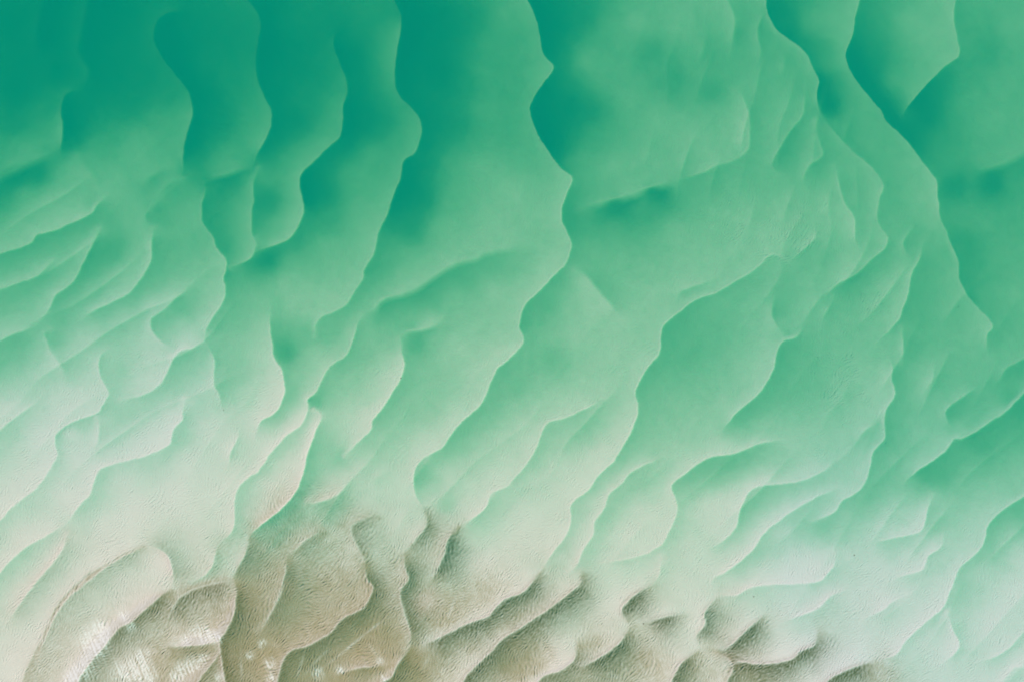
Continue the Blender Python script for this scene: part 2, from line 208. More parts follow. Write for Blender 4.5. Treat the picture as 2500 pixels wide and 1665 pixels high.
# broad depths away from the crests (photograph pixel x, y, step)
POINTS = []
POINTS += [(30, 60, 9.2), (150, 120, 9.2), (300, 60, 9), (40, 220, 9), (300, 120, 8.6), (260, 200, 8.8), (330, 260, 8.2), (150, 260, 8.6),
  (40, 300, 8.2), (100, 300, 7), (250, 370, 6.8), (380, 300, 6.2), (330, 350, 5.7), (60, 360, 5.9), (500, 150, 8.1), (560, 200, 7.9), (530, 290, 8.4),
  (500, 330, 8.3), (620, 280, 6.8), (480, 400, 7.6), (540, 400, 6), (150, 420, 4.9), (250, 430, 5.1), (350, 400, 5.3), (60, 470, 4.8),
  (130, 480, 4.5), (60, 560, 4.4), (120, 600, 5.2), (450, 520, 5.2), (300, 500, 4.9), (700, 60, 8.3), (740, 20, 8), (900, 15, 7.4), (720, 140, 8.7), (850, 100, 7.8),
  (780, 190, 8.2), (740, 250, 8), (730, 300, 8.6), (700, 390, 6.3), (640, 440, 6), (900, 300, 8.8), (940, 290, 8), (900, 380, 6.3), (870, 430, 6.2),
  (1060, 60, 9.2), (1150, 60, 8.2), (1190, 100, 6.6), (1240, 40, 6), (1070, 180, 9.2), (1130, 200, 8), (1180, 180, 6.6), (1110, 300, 8.2), (1180, 270, 6.3), (1230, 240, 6.6), (1030, 390, 8.3), (1110, 400, 6.2),
  (1030, 480, 8.7), (1000, 560, 8.2), (1100, 480, 5.9), (1180, 420, 5.2), (1250, 470, 4.6), (1200, 560, 4.5), (1080, 560, 5.1), (1000, 620, 5.4),
  (790, 470, 8.6), (800, 540, 7), (850, 430, 6.4), (880, 520, 5.3), (800, 610, 5), (720, 640, 5.1), (650, 630, 8, 12), (700, 690, 4.4), (700, 760, 4), (720, 740, 3.9), (650, 490, 7.6, 12), (660, 560, 5.8),
  (1350, 60, 9), (1430, 40, 8), (1480, 60, 6.2), (1550, 60, 5.1), (1660, 70, 5), (1430, 150, 5.6), (1560, 140, 6.2), (1590, 130, 6.7, 12), (1640, 200, 6.6, 14), (1480, 200, 5.9), (1390, 260, 9), (1440, 270, 8), (1460, 340, 6.5), (1540, 240, 5.6),
  (1620, 290, 5), (1700, 350, 4.7), (1740, 220, 6.5, 12), (1760, 280, 5.1), (1720, 180, 5.7), (1400, 400, 6), (1600, 400, 4.8), (1500, 410, 5), (1450, 500, 6.9), (1560, 500, 6), (1500, 570, 5.7), (1650, 560, 4.8), (1780, 520, 4.7), (1850, 570, 4.3), (1930, 500, 4.7), (1420, 620, 5.6), (1520, 650, 5), (1620, 640, 4.9), (1600, 720, 4.3), (1700, 660, 4.5),
  (1900, 60, 7.8), (1980, 60, 5.4), (2050, 60, 5.1), (1960, 130, 5.6), (2020, 160, 5.6), (1930, 140, 6.2), (2020, 260, 8.6, 14), (2060, 240, 6.2), (2110, 280, 5.6), (2140, 60, 7), (2130, 140, 7.9), (2220, 60, 5), (2280, 120, 4.9), (2250, 200, 5.4), (2180, 200, 5.8), (2390, 60, 6.4), (2480, 60, 5.3), (2400, 130, 6.7, 14), (2450, 200, 5.7), (2260, 290, 9), (2350, 260, 6.2), (2420, 300, 5.6), (2300, 340, 7), (2400, 380, 5.7), (2420, 440, 8, 12), (2320, 460, 7.6, 12), (2470, 440, 6.3), (2400, 540, 6), (2480, 520, 6.3), (2340, 600, 7, 14), (2450, 620, 5.8), (2400, 720, 5.5), (2480, 720, 5.2), (2450, 820, 5.2), (2200, 400, 5.2), (2120, 340, 5.5), (2250, 480, 4.9), (2180, 520, 5.5),
  (2260, 650, 6.3), (2240, 780, 6), (2320, 740, 5.3), (2380, 820, 5), (2140, 620, 5.4), (2200, 580, 5.8), (2100, 720, 5), (2150, 690, 4.7), (2050, 780, 5.1), (1950, 860, 5.7), (2050, 880, 4.8), (2120, 920, 4.3), (2140, 970, 4), (2100, 1020, 4.1), (2000, 960, 5), (2200, 880, 5.2), (2200, 1000, 5.1), (2280, 900, 5), (2300, 960, 4.8), (2250, 1050, 4.5), (2200, 1080, 5.2), (2380, 1000, 5.3), (2480, 980, 6.6, 14), (2400, 1070, 6.4, 14), (2300, 1140, 6, 14), (2450, 1120, 4.8), (2350, 1180, 4.5), (2480, 1200, 4.8), (2220, 1180, 4.6), (2450, 1290, 3.3), (2480, 1350, 2.5), (2400, 1400, 2.1), (2480, 1460, 1.8), (2420, 1520, 1.6), (2300, 1280, 3.5), (2200, 1260, 3.2), (2150, 1310, 2.8), (2060, 1260, 3.6), (2340, 1560, 1.7), (2480, 1600, 1.4), (2250, 1580, 1.5), (2200, 1480, 1.8), (2100, 1500, 1.7), (2000, 1530, 1.6), (2150, 1400, 1.9), (2280, 1340, 1.9),
  (1750, 800, 5.6), (1680, 860, 5.9), (1720, 950, 4.8), (1650, 1000, 4.5), (1800, 950, 4.6), (1850, 1040, 4.6), (1600, 1100, 4), (1700, 1080, 3.8), (1900, 1120, 4.3), (2000, 1100, 3.8), (1500, 870, 3.9), (1400, 830, 4.1), (1340, 850, 4.2), (1450, 750, 4), (1320, 780, 4.7), (1300, 930, 4.6), (1340, 1000, 3.4), (1450, 1000, 3.5), (1280, 1000, 3.7), (1240, 1080, 2.9), (1180, 1080, 3.2), (1350, 740, 4), (1420, 700, 4),
  (1050, 830, 4), (950, 830, 4.4), (900, 830, 3.8), (850, 860, 4.2), (900, 960, 3.3), (850, 930, 3.6), (1100, 950, 4), (1050, 1000, 3.9), (1100, 850, 3.6), (1180, 780, 4.3), (1100, 720, 4.3), (1200, 700, 4.2), (1000, 800, 5, 12), (960, 760, 4.2), (770, 810, 5, 12), (695, 857, 6.2, 12), (740, 900, 4), (780, 870, 3.6), (680, 760, 5), (560, 770, 4.5), (620, 720, 4.3), (560, 850, 3.9), (560, 900, 4), (600, 960, 2.8), (640, 1040, 2.2),
  (350, 620, 5), (330, 660, 4.2), (230, 720, 4.6), (180, 760, 4.3), (400, 600, 5.4), (430, 640, 5), (480, 680, 4.2), (300, 780, 3.4), (200, 820, 3.4), (100, 880, 3.6), (50, 950, 3), (150, 950, 2.6), (250, 880, 2.9), (380, 820, 3.1), (300, 900, 3.2), (340, 940, 2.6), (430, 960, 3.2), (500, 880, 3.5), (60, 1020, 2.4), (300, 1020, 2.9), (350, 1060, 1.8), (420, 1020, 1.6), (500, 1040, 2.4), (580, 1080, 1.8), (100, 1060, 1.6), (180, 1100, 1.6),
  (150, 1200, 1), (300, 1180, 1.2), (450, 1130, 1.4), (420, 1200, 1), (330, 1250, .7), (560, 1140, 2.2), (520, 1220, 1.6), (480, 1310, 1), (250, 1280, .7), (80, 1180, 1.1), (50, 1300, .6), (650, 1180, 1), (700, 1140, .9), (850, 1100, 3.2), (880, 1150, 2.2), (800, 1180, 2.4), (780, 1130, 3), (760, 1240, 2.9), (700, 1280, 2.7), (950, 1250, 1.6), (980, 1180, 2), (860, 1190, 2.2), (920, 1210, 2.2), (1090, 1150, 2.4), (1150, 1200, 2.3), (1060, 1230, 2), (1022, 1158, 3.9, 11), (1280, 1270, 1.4), (1250, 1330, 1), (1180, 1250, 2), (1180, 1380, .5), (1350, 1140, 2.4), (1300, 1180, 2.2), (1400, 1230, 2.4), (1470, 1230, 2.6), (1550, 1240, 2.2), (1520, 1300, 1.6), (1600, 1270, 1.8), (1500, 1400, 1.3), (1650, 1420, 1.4), (1700, 1250, 2.4), (1740, 1230, 2.1), (1680, 1330, 1.9), (1750, 1420, 1.6), (1900, 1300, 2.4), (1950, 1380, 1.6), (1870, 1410, 1.4), (1800, 1490, 1.3), (1900, 1520, 1.4), (1780, 1560, .9), (1560, 1470, 1.2), (1480, 1520, .5), (1600, 1540, .7), (2000, 1600, .6), (1920, 1580, .6),
  (60, 1450, .2), (40, 1600, 0), (150, 1560, 0), (200, 1430, .3), (300, 1420, .4), (380, 1380, 0), (250, 1560, -.2), (200, 1620, -.3), (330, 1500, -.2), (300, 1620, -.3), (400, 1500, .3), (350, 1600, -.1), (480, 1470, 0), (520, 1560, -.2), (450, 1560, -.2), (480, 1640, -.2), (560, 1620, .3), (620, 1480, .8), (640, 1620, 0), (700, 1450, .8), (780, 1400, 1), (850, 1380, .9), (950, 1400, 1.4), (960, 1460, 1), (900, 1560, .1), (1000, 1600, 0), (850, 1620, 0), (1100, 1500, .7), (1040, 1470, .4, 12), (1250, 1560, .2), (1300, 1520, .6), (1150, 1600, .3), (1400, 1600, .4), (1350, 1590, -.1), (1700, 1630, .6), (1580, 1600, .3)]
for _x in range(-380, 2900, 160):          # outside the frame the same sheet goes on
    POINTS += [(_x, -300, 8.6 - 2.6 * min(max(_x, 0), 2500) / 2500, 60), (_x, 1960, -.1 + 1.6 * (_x > 1900), 60)]
for _y in range(-200, 1900, 160):
    POINTS += [(-320, _y, 8.8 - 8.6 * min(max(_y, 0), 1500) / 1500, 60), (2820, _y, 6.0 - 3.6 * min(max(_y, 0), 1665) / 1665, 60)]

POINTS += [(768, 985, 5.0, 10), (548, 602, 6.8, 10), (945, 745, 6.2, 11), (1012, 832, 5.9, 13), (797, 808, 4.9, 13), (2012, 1277, 4.3, 11), (835, 1113, 3.7, 10), (240, 510, 5.9, 12), (380, 520, 6.2, 12), (270, 605, 6.1, 14), (130, 830, 4.6, 11), (280, 900, 3.4, 13), (300, 1015, 3.2, 12), (1090, 1230, 3.0, 9), (650, 1300, 3.0, 10), (700, 690, 4.3), (1345, 870, 5.2, 14), (1255, 930, 5, 13), (1330, 740, 5.9, 14), (2350, 600, 7.2, 14), (2420, 450, 8, 11), (2330, 455, 7.8, 11), (1590, 470, 8, 10), (1500, 500, 8, 10), (90, 425, 7.9, 9), (40, 437, 7.9, 8), (170, 1060, 2.2, 10), (1920, 830, 6, 12)]

POINTS = [(q[0], q[1], q[2] * (.78 if q[0] < 720 and 0 < q[2] < 2.7 else .86 if q[0] > 1250 and 0 < q[2] < 3 else 1.0)) + tuple(q[3:]) for q in POINTS]


SILT_POINTS = []
SILT_POINTS += [(650, 1300, .25), (640, 1350, .5), (700, 1400, .65), (800, 1450, .62), (900, 1410, .55), (760, 1340, .35), (850, 1330, .3), (900, 1350, .15), (1000, 1330, .2), (980, 1400, .45), (950, 1390, .2),
  (1050, 1450, .6), (1040, 1465, .25, 10), (1150, 1370, .0), (1100, 1420, .3), (1180, 1450, .4), (1100, 1520, .72), (950, 1540, .75), (980, 1590, .75), (700, 1550, .7), (620, 1600, .8), (1000, 1640, .85), (900, 1600, .75), (1250, 1600, .75), (1280, 1540, .55), (1250, 1490, .5), (1330, 1490, .3), (1300, 1620, .6),
  (1380, 1580, .05), (1400, 1530, .1), (1360, 1440, .15), (1350, 1400, .1), (1450, 1590, .55), (1550, 1600, .55), (1560, 1550, .3), (1640, 1570, .05), (1650, 1640, .5), (1500, 1480, .0), (1480, 1540, .15), (1750, 1620, .2), (1830, 1640, .6), (1780, 1590, .4), (1900, 1590, .0), (2000, 1600, .03), (2150, 1640, .45), (2100, 1590, .0), (2200, 1600, .0), (2300, 1630, .0),
  (1250, 1250, .0), (1150, 1280, .0), (1050, 1230, .0), (950, 1270, .02), (900, 1220, .0), (800, 1200, .1), (760, 1250, .2), (830, 1280, .25), (650, 1220, .0), (560, 1250, .0), (520, 1350, .05), (440, 1350, .05), (500, 1390, .2), (380, 1390, .02), (300, 1460, .15), (320, 1500, .3), (250, 1500, .25), (200, 1560, .4), (260, 1570, .45), (330, 1580, .5), (200, 1640, .1), (450, 1470, .35), (420, 1530, .6), (380, 1600, .55), (480, 1440, .35), (530, 1500, .45), (470, 1580, .7), (580, 1640, .7), (520, 1620, .5), (280, 1400, .05), (200, 1450, .15), (100, 1450, .05), (60, 1400, .08), (60, 1550, .03), (30, 1650, .0), (150, 1350, .05), (100, 1250, .0), (300, 1250, .0),
  (600, 1450, .7), (620, 1520, .75), (700, 1620, .8), (800, 1560, .7), (820, 1640, .75), (1450, 1380, .0), (1550, 1400, .0), (1600, 1300, .0), (1700, 1400, .0), (1900, 1450, .0)]
for _x in range(-380, 2900, 160):
    SILT_POINTS += [(_x, 1150 if _x < 500 or _x > 1200 else 1100, 0, 60), (_x, 700, 0, 60), (_x, 200, 0, 60), (_x, 1960, .6 * math.exp(-((_x - 900) / 600) ** 2), 60)]

SILT_POINTS = [((x, y, v * .5) + tuple(r) if x < 430 and 1340 < y < 1600 else (x, y, v) + tuple(r)) for x, y, v, *r in SILT_POINTS]
SILT_POINTS += [(705, 1250, .38), (740, 1285, .42), (665, 1285, .5), (795, 1232, .22), (850, 1272, .38), (640, 1330, .55), (900, 1300, .2), (720, 1350, .45), (680, 1240, .3), (1250, 1625, .75), (1000, 1610, .8)]

SILT_POINTS += [(760, 1215, .25), (820, 1245, .3), (700, 1215, .22)]



def spline(pts):
    P = np.array([[p[0], p[1]] for p in pts])
    n = len(P)
    d = np.r_[0, np.cumsum(np.hypot(*np.diff(P, axis=0).T))]
    have = [k for k in range(n) if pts[k][2] is not None]
    L = np.interp(d, d[have], [pts[k][2] for k in have])
    R = np.interp(d, d[have], [pts[k][3] for k in have])
    D_ = (R - L) * np.clip((7.5 - R) / 3, 0, 1)
    D_ = D_ * (1 + .9 * np.clip((1.3 - (R - L)) / .8, 0, 1))
    deep = np.clip((R - 7.8) / .6, 0, 1) * (R - L)
    L, R = L - .06 * D_ - .6 * deep * np.clip((1.6 - (R - L)) / .8, 0, 1) * np.clip(L / 1.5, 0, 1), R + (.26 + .28 * np.clip((1.6 - L) / 1.0, 0, 1)) * D_ + .25 * deep
    Q = np.vstack([2 * P[0] - P[1], P, 2 * P[-1] - P[-2]])
    res = []
    for k in range(n - 1):
        p0, p1, p2, p3 = Q[k], Q[k + 1], Q[k + 2], Q[k + 3]
        m = max(2, int((d[k + 1] - d[k]) / 1.2))
        u = np.linspace(0, 1, m, endpoint=False)[:, None]
        xy = .5 * (2 * p1 + (p2 - p0) * u + (2 * p0 - 5 * p1 + 4 * p2 - p3) * u ** 2 + (3 * p1 - p0 - 3 * p2 + p3) * u ** 3)
        res.append(np.c_[xy, L[k] + (L[k + 1] - L[k]) * u, R[k] + (R[k + 1] - R[k]) * u])
    res.append(np.array([[P[-1, 0], P[-1, 1], L[-1], R[-1]]]))
    return np.vstack(res)


def unproject(x, y, t):
    """photograph pixel seen at depth step t -> place on the bed (in pixel units of the water plane)"""
    s = (CAM_H + depth_of(t)) / CAM_H
    return PW / 2 + (x - PW / 2) * s, PH / 2 + (y - PH / 2) * s


MX, MY = 420, 420
X0, X1, Y0, Y1 = -MX, PW + MX, -MY, PH + MY


def prepared():
    out = []
    for pts, gap, lip, silt, olive in CURVES:
        c = spline(pts)
        for end in (0, -1):      # a crest that leaves the frame goes on outside it
            x, y = c[end, :2]
            if x < 12 or y < 12 or x > PW - 12 or y > PH - 12:
                k = min(40, len(c) - 1)
                q = c[k] if end == 0 else c[-1 - k]
                dirv = c[end, :2] - q[:2]
                dirv /= np.hypot(*dirv) + 1e-9
                s = np.arange(1.2, 330, 1.2)[:, None]
                wob = 14 * np.sin(s / 55 + x * .01)
                nrm = np.array([-dirv[1], dirv[0]])
                ext = c[end, :2] + dirv * s + nrm * wob * np.minimum(1, s / 80)
                e = np.c_[ext, np.full(len(s), c[end, 2]), np.full(len(s), c[end, 3])]
                c = np.vstack([e[::-1], c]) if end == 0 else np.vstack([c, e])
        # small natural irregularity of the crest
        n = len(c)
        w = np.convolve(rng.normal(size=n + 60), np.hanning(25) / 8, 'same')[30:n + 30]
        ux, uy = unproject(c[:, 0], c[:, 1], (c[:, 2] + c[:, 3]) / 2)
        dx, dy = np.gradient(ux), np.gradient(uy)
        dx = np.convolve(np.pad(dx, 4, 'edge'), np.ones(9) / 9, 'valid')
        dy = np.convolve(np.pad(dy, 4, 'edge'), np.ones(9) / 9, 'valid')
        ln = np.hypot(dx, dy) + 1e-9
        nx, ny = -dy / ln, dx / ln
        ux, uy = ux + nx * w * 1.3, uy + ny * w * 1.3
        # values melt together at free ends
        s = np.arange(n) * 1.2
        f = np.clip(np.minimum(s, s[-1] - s) / 45, 0.25, 1)
        m = (c[:, 2] + c[:, 3]) / 2
        L, R = m + (c[:, 2] - m) * f, m + (c[:, 3] - m) * f
        out.append((ux, uy, nx, ny, L, R, gap, lip * f, silt, olive))
    return out


CV = prepared()


def blur(a, s):
    if s <= 0:
        return a
    r = int(3 * s + 1)
    k = np.exp(-.5 * (np.arange(-r, r + 1) / s) ** 2)
    k /= k.sum()
    b = np.pad(a, ((r, r), (0, 0)), 'edge')
    a = sum(k[q] * b[q:q + a.shape[0]] for q in range(2 * r + 1))
    b = np.pad(a, ((0, 0), (r, r)), 'edge')
    return sum(k[q] * b[:, q:q + a.shape[1]] for q in range(2 * r + 1))


def resize(a, h, w):
    ys = np.linspace(0, a.shape[0] - 1, h)
    xs = np.linspace(0, a.shape[1] - 1, w)
    y0 = np.minimum(ys.astype(int), a.shape[0] - 2)
    x0 = np.minimum(xs.astype(int), a.shape[1] - 2)
    fy, fx = (ys - y0)[:, None], (xs - x0)[None]
    return ((a[y0][:, x0] * (1 - fx) + a[y0][:, x0 + 1] * fx) * (1 - fy)
            + (a[y0 + 1][:, x0] * (1 - fx) + a[y0 + 1][:, x0 + 1] * fx) * fy)


def relax(hard_fn, soft_fn, levels, iters, init):
    """membrane through hard lines (crest, lee) and soft points"""
    u = None
    for cell, it in zip(levels, iters):
        w, h = int((X1 - X0) / cell) + 1, int((Y1 - Y0) / cell) + 1
        num, den = np.zeros(h * w), np.zeros(h * w)
        for x, y, v in hard_fn(cell):
            ix, iy = np.rint((x - X0) / cell).astype(int), np.rint((y - Y0) / cell).astype(int)
            ok = (ix >= 0) & (iy >= 0) & (ix < w) & (iy < h)
            idx = iy[ok] * w + ix[ok]
            num += np.bincount(idx, v[ok], h * w)
            den += np.bincount(idx, minlength=h * w)
        hard = (den > 0).reshape(h, w)
        val = (num / np.maximum(den, 1)).reshape(h, w)
        sw, sv = soft_fn(cell, h, w)
        u = np.full((h, w), init) if u is None else resize(u, h, w)
        u[hard] = val[hard]
        p = np.pad(u, 1, 'edge')
        inv = 1.0 / (4 + sw)
        swv = sw * sv
        om = 1.0
        for _ in range(it):
            n = (p[:-2, 1:-1] + p[2:, 1:-1] + p[1:-1, :-2] + p[1:-1, 2:] + swv) * inv
            n[hard] = val[hard]
            p[1:-1, 1:-1] = n
            p[0], p[-1] = p[1], p[-2]
            p[:, 0], p[:, -1] = p[:, 1], p[:, -2]
        u = p[1:-1, 1:-1].copy()
    return u


LIPK = 1.5


def crest_lines(cell):
    for ux, uy, nx, ny, L, R, gap, lip, silt, olive in CV:
        g = max(gap * .8 if gap > 6 else gap * .55, cell * .75)
        if lip.max() > 0 and cell < 4:
            yield ux + nx * g, uy + ny * g, L - lip * LIPK
            yield ux + nx * (g + 1.2), uy + ny * (g + 1.2), L - lip * LIPK
            yield ux + nx * (g + 5.5), uy + ny * (g + 5.5), L
        else:
            yield ux + nx * g, uy + ny * g, L
        yield ux - nx * g, uy - ny * g, R


def gauss_points(pts, cell, h, w, wt, rad):
    sw, sv = np.zeros((h, w)), np.zeros((h, w))
    for q in pts:
        x, y, t = q[:3]
        r = (q[3] if len(q) > 3 else rad)
        x, y = unproject(x, y, t)
        cx, cy, rr = (x - X0) / cell, (y - Y0) / cell, max(r / cell, .8)
        k = int(3 * rr) + 1
        xa, xb, ya, yb = max(0, int(cx) - k), min(w, int(cx) + k + 2), max(0, int(cy) - k), min(h, int(cy) + k + 2)
        if xa >= xb or ya >= yb:
            continue
        yy, xx = np.mgrid[ya:yb, xa:xb]
        gk = np.exp(-.5 * ((xx - cx) ** 2 + (yy - cy) ** 2) / rr ** 2) * wt * (14.0 if wt < .1 and len(q) > 3 and r < 16 else 1.0) * (cell / 2.0) ** 2
        sw[ya:yb, xa:xb] += gk
        sv[ya:yb, xa:xb] += gk * t
    return sw, np.where(sw > 1e-12, sv / np.maximum(sw, 1e-12), 0)


def bands(cell, h, w):
    sw, sv = gauss_points(POINTS, cell, h, w, .02, 18)
    num, den = (sw * sv).ravel(), sw.ravel().copy()
    for ux, uy, nx, ny, L, R, gap, lip, silt, olive in CV:
        for off, wt, mixv in ((12, .07, .98), (24, .05, .90), (40, .03, .80), (58, .016, .68)):
            for sgn, v, k in ((1, L * mixv + R * (1 - mixv), .5), (-1, R * mixv + L * (1 - mixv), 1.1)):
                ix = np.rint((ux + sgn * nx * (gap + off) - X0) / cell).astype(int)
                iy = np.rint((uy + sgn * ny * (gap + off) - Y0) / cell).astype(int)
                ok = (ix >= 0) & (iy >= 0) & (ix < w) & (iy < h)
                idx = iy[ok] * w + ix[ok]
                g = wt * k * cell / 2.0
                num += np.bincount(idx, v[ok] * g, h * w)
                den += np.bincount(idx, minlength=h * w) * g
    return den.reshape(h, w), np.where(den > 1e-12, num / np.maximum(den, 1e-12), 0).reshape(h, w)


LEVELS = (32, 16, 8, 4, 2)
tone = relax(crest_lines, bands, LEVELS, (400, 300, 200, 120, 60), 5.0)
CELL = 2.0
H, W = tone.shape
tone = blur(tone, .6)


# ------------------------------------------------------------------ silt (brown mud) and olive weed film
def silt_lines(cell):
    for ux, uy, nx, ny, L, R, gap, lip, silt, olive in CV:
        if silt is not None:
            g = max(gap, cell * .75)
            yield ux + nx * g, uy + ny * g, np.full(len(ux), silt[0])
            yield ux - nx * g, uy - ny * g, np.full(len(ux), silt[1])


silt = relax(silt_lines, lambda c, h, w: gauss_points(SILT_POINTS, c, h, w, .02, 26),
             (32, 16, 8, 4), (400, 300, 200, 120), 0.0)
silt = np.clip(1.08 * blur(resize(silt, H, W), 1.5), 0, 1)

# film that gathers in the lee of some crests, dying out with distance; clean ridge lines stay pale
olive = np.zeros((H, W))
ridge = np.zeros((H, W))


def splat(dst, x, y, v):
    ix = np.rint((x - X0) / CELL).astype(int)
    iy = np.rint((y - Y0) / CELL).astype(int)
    ok = (ix >= 0) & (iy >= 0) & (ix < W) & (iy < H)
    np.maximum.at(dst, (iy[ok], ix[ok]), v[ok])


for ux, uy, nx, ny, L, R, gap, lip, sl, ol in CV:
    n = len(ux)
    fade = np.clip(np.minimum(np.arange(n), np.arange(n)[::-1]) * 1.2 / 40, 0, 1)
    for o in (0.0, 1.5):
        splat(ridge, ux + nx * o, uy + ny * o, fade)
    if ol > 0:
        reach = 1 + .25 * np.convolve(rng.normal(size=n + 120), np.hanning(81) / 16, 'same')[60:n + 60]
        for o in np.arange(1.0, 84, 1.5):
            splat(olive, ux - nx * o * reach, uy - ny * o * reach, 1.2 * ol * fade * math.exp(-(o / 36) ** 1.2))
olive = blur(olive, 3.0)
ridge = np.clip(blur(ridge, .8) * 1.3, 0, 1)


def trail(spec, amt, width):
    """faint pale track across the mud"""
    pts = []
    for tok in spec.split(';'):
        w = tok.split()
        x0, y0 = TILES[w[0]]
        pts.append((x0 + float(w[1]) * 700 / 1829, y0 + float(w[2]) * 700 / 1829, 0, 0))
    c = spline(pts)
    n = len(c)
    a = amt * (.6 + .4 * np.convolve(rng.normal(size=n + 60), np.hanning(31) / 8, 'same')[30:n + 30])
    a *= np.clip(np.minimum(np.arange(n), np.arange(n)[::-1]) / 25, 0, 1)
    m = np.zeros((H, W))
    for o in np.arange(-width, width + .1, 1.0):
        splat(m, c[:, 0] + o, c[:, 1], np.clip(a, 0, 1))
    return blur(m, .8)


TRAILS = np.zeros((H, W))
for sp, am, wd in (('j 905 1150;j 760 1260;j 590 1400;j 470 1490', .9, 2), ('j 1340 1000;j 1300 1130;j 1230 1290;j 1170 1400;j 1120 1500', .8, 2),
                   ('j 385 1355;j 352 1450;j 322 1560', .7, 2), ('j 560 1330;j 430 1450;j 355 1550', .6, 2), ('j 615 1060;j 628 1145', .8, 1.5),
                   ('i 1540 1340;i 1538 1450;i 1545 1560', .7, 2), ('j 390 1200;j 400 1260;j 385 1350', .5, 2), ('j 850 1340;j 850 1420;j 885 1460', .8, 3),
                   ('j 780 1310;j 830 1390;j 870 1455', .9, 3), ('k 930 1400;k 960 1480;k 1010 1560', .5, 2), ('j 1000 1010;j 1015 1120;j 1050 1260', .5, 2)):
    TRAILS = np.maximum(TRAILS, trail(sp, am, wd))

# ------------------------------------------------------------------ ripples and mottling
fy, fx = np.fft.fftfreq(H, CELL)[:, None], np.fft.rfftfreq(W, CELL)[None]
fr, fa = np.hypot(fx, fy), np.arctan2(fy, fx)


def band(lo, hi, seed, power=0.0):
    f = np.fft.rfft2(np.random.default_rng(seed).normal(size=(H, W)))
    g = np.exp(-(fr * lo) ** 2) * (1 - np.exp(-(fr * hi) ** 2)) * np.where(fr > 0, np.maximum(fr, 1e-6) ** -power, 0)
    a = np.fft.irfft2(f * g, (H, W))
    return a / a.std()


def ripple(wave, ang, spread_f, spread_a, seed):
    f = np.fft.rfft2(np.random.default_rng(seed).normal(size=(H, W)))
    da = (fa - ang + np.pi / 2) % np.pi - np.pi / 2
    g = np.exp(-.5 * ((fr * wave - 1) / spread_f) ** 2) * np.exp(-.5 * (da / spread_a) ** 2)
    a = np.fft.irfft2(f * g, (H, W))
    return a / a.std()


mott = band(14, 90, 3, .8)
mott2 = band(5, 26, 4, .5)
# ripple crests swing with the dune they ride on
gy, gx = np.gradient(blur(tone, 14))
ang = .5 * np.arctan2(2 * gx * gy, gx * gx - gy * gy) * 0 + 0.62 + .40 * band(60, 420, 7, .5)
rip = np.zeros((H, W))
rip_w = np.zeros((H, W))
NA = 8
coarse = np.clip(.35 + .45 * band(40, 260, 31, .5), 0, 1)
for k in range(NA):
    a0 = k * math.pi / NA
    da = (ang - a0 + np.pi / 2) % np.pi - np.pi / 2
    wgt = np.exp(-.5 * (da / .25) ** 2)
    rip += wgt * (ripple(6.8, a0, .24, .38, 40 + k) * np.sqrt(1 - coarse ** 2) + ripple(10.0, a0, .22, .34, 60 + k) * coarse)
    rip_w += wgt ** 2
rip /= np.sqrt(rip_w) + 1e-6
dots = band(3.0, 5.2, 21)                                # short-crested, current-scrambled ripples on the clean sand
scr = np.clip(.75 - silt * 1.6 - olive, 0, .75)
rip = rip * np.sqrt(1 - scr ** 2) + dots * scr
sharp = rip - .20 * rip ** 2 + .20                       # peaked crests, broad troughs


def bumps(pts):
    sw, sv = gauss_points([(x, y, 1.0, r) for x, y, r in pts], CELL, H, W, 1.0, 10)
    return np.clip(sw, 0, 1)


shallow = np.clip((4.2 - tone) / 3.0, 0, 1)
patch = np.clip(.78 + .42 * band(26, 150, 9, .4), .12, 1.6)
mud = np.clip(np.maximum(silt, olive) * 1.3, 0, 1)
lattice = bumps([(2050, 900, 55), (1960, 560, 50), (2110, 720, 40), (1900, 600, 40), (2070, 980, 35), (1780, 520, 40)])
r_all = (.010 + .014 * shallow + .027 * mud + .034 * lattice) * patch
r_amp = .25 * r_all                                      # the rest of the ripple relief is in the material's bump
shoal = .40 * bumps([(2050, 1050, 480)]) + .12 * bumps([(150, 950, 300)]) + .25 * bumps([(1350, 800, 350)])   # broad shoals


def small_dunes(wave, ang_, seed, spread_f=.28, spread_a=.30):
    """asymmetric secondary bedforms: gentle stoss, sharp crest, quick lee drop down the current"""
    f = np.fft.fft2(np.random.default_rng(seed).normal(size=(H, W)))
    gx2, gy2 = np.fft.fftfreq(W, CELL)[None], np.fft.fftfreq(H, CELL)[:, None]
    r2, a2 = np.hypot(gx2, gy2), np.arctan2(gy2, gx2)
    d2 = (a2 - ang_ + np.pi) % (2 * np.pi) - np.pi
    z = np.fft.ifft2(f * np.exp(-.5 * ((r2 * wave - 1) / spread_f) ** 2) * np.exp(-.5 * (d2 / spread_a) ** 2))
    amp = np.abs(z) / np.sqrt((np.abs(z) ** 2).mean())
    return -(np.angle(z) / np.pi) * np.clip(amp - .35, 0, 1.3)


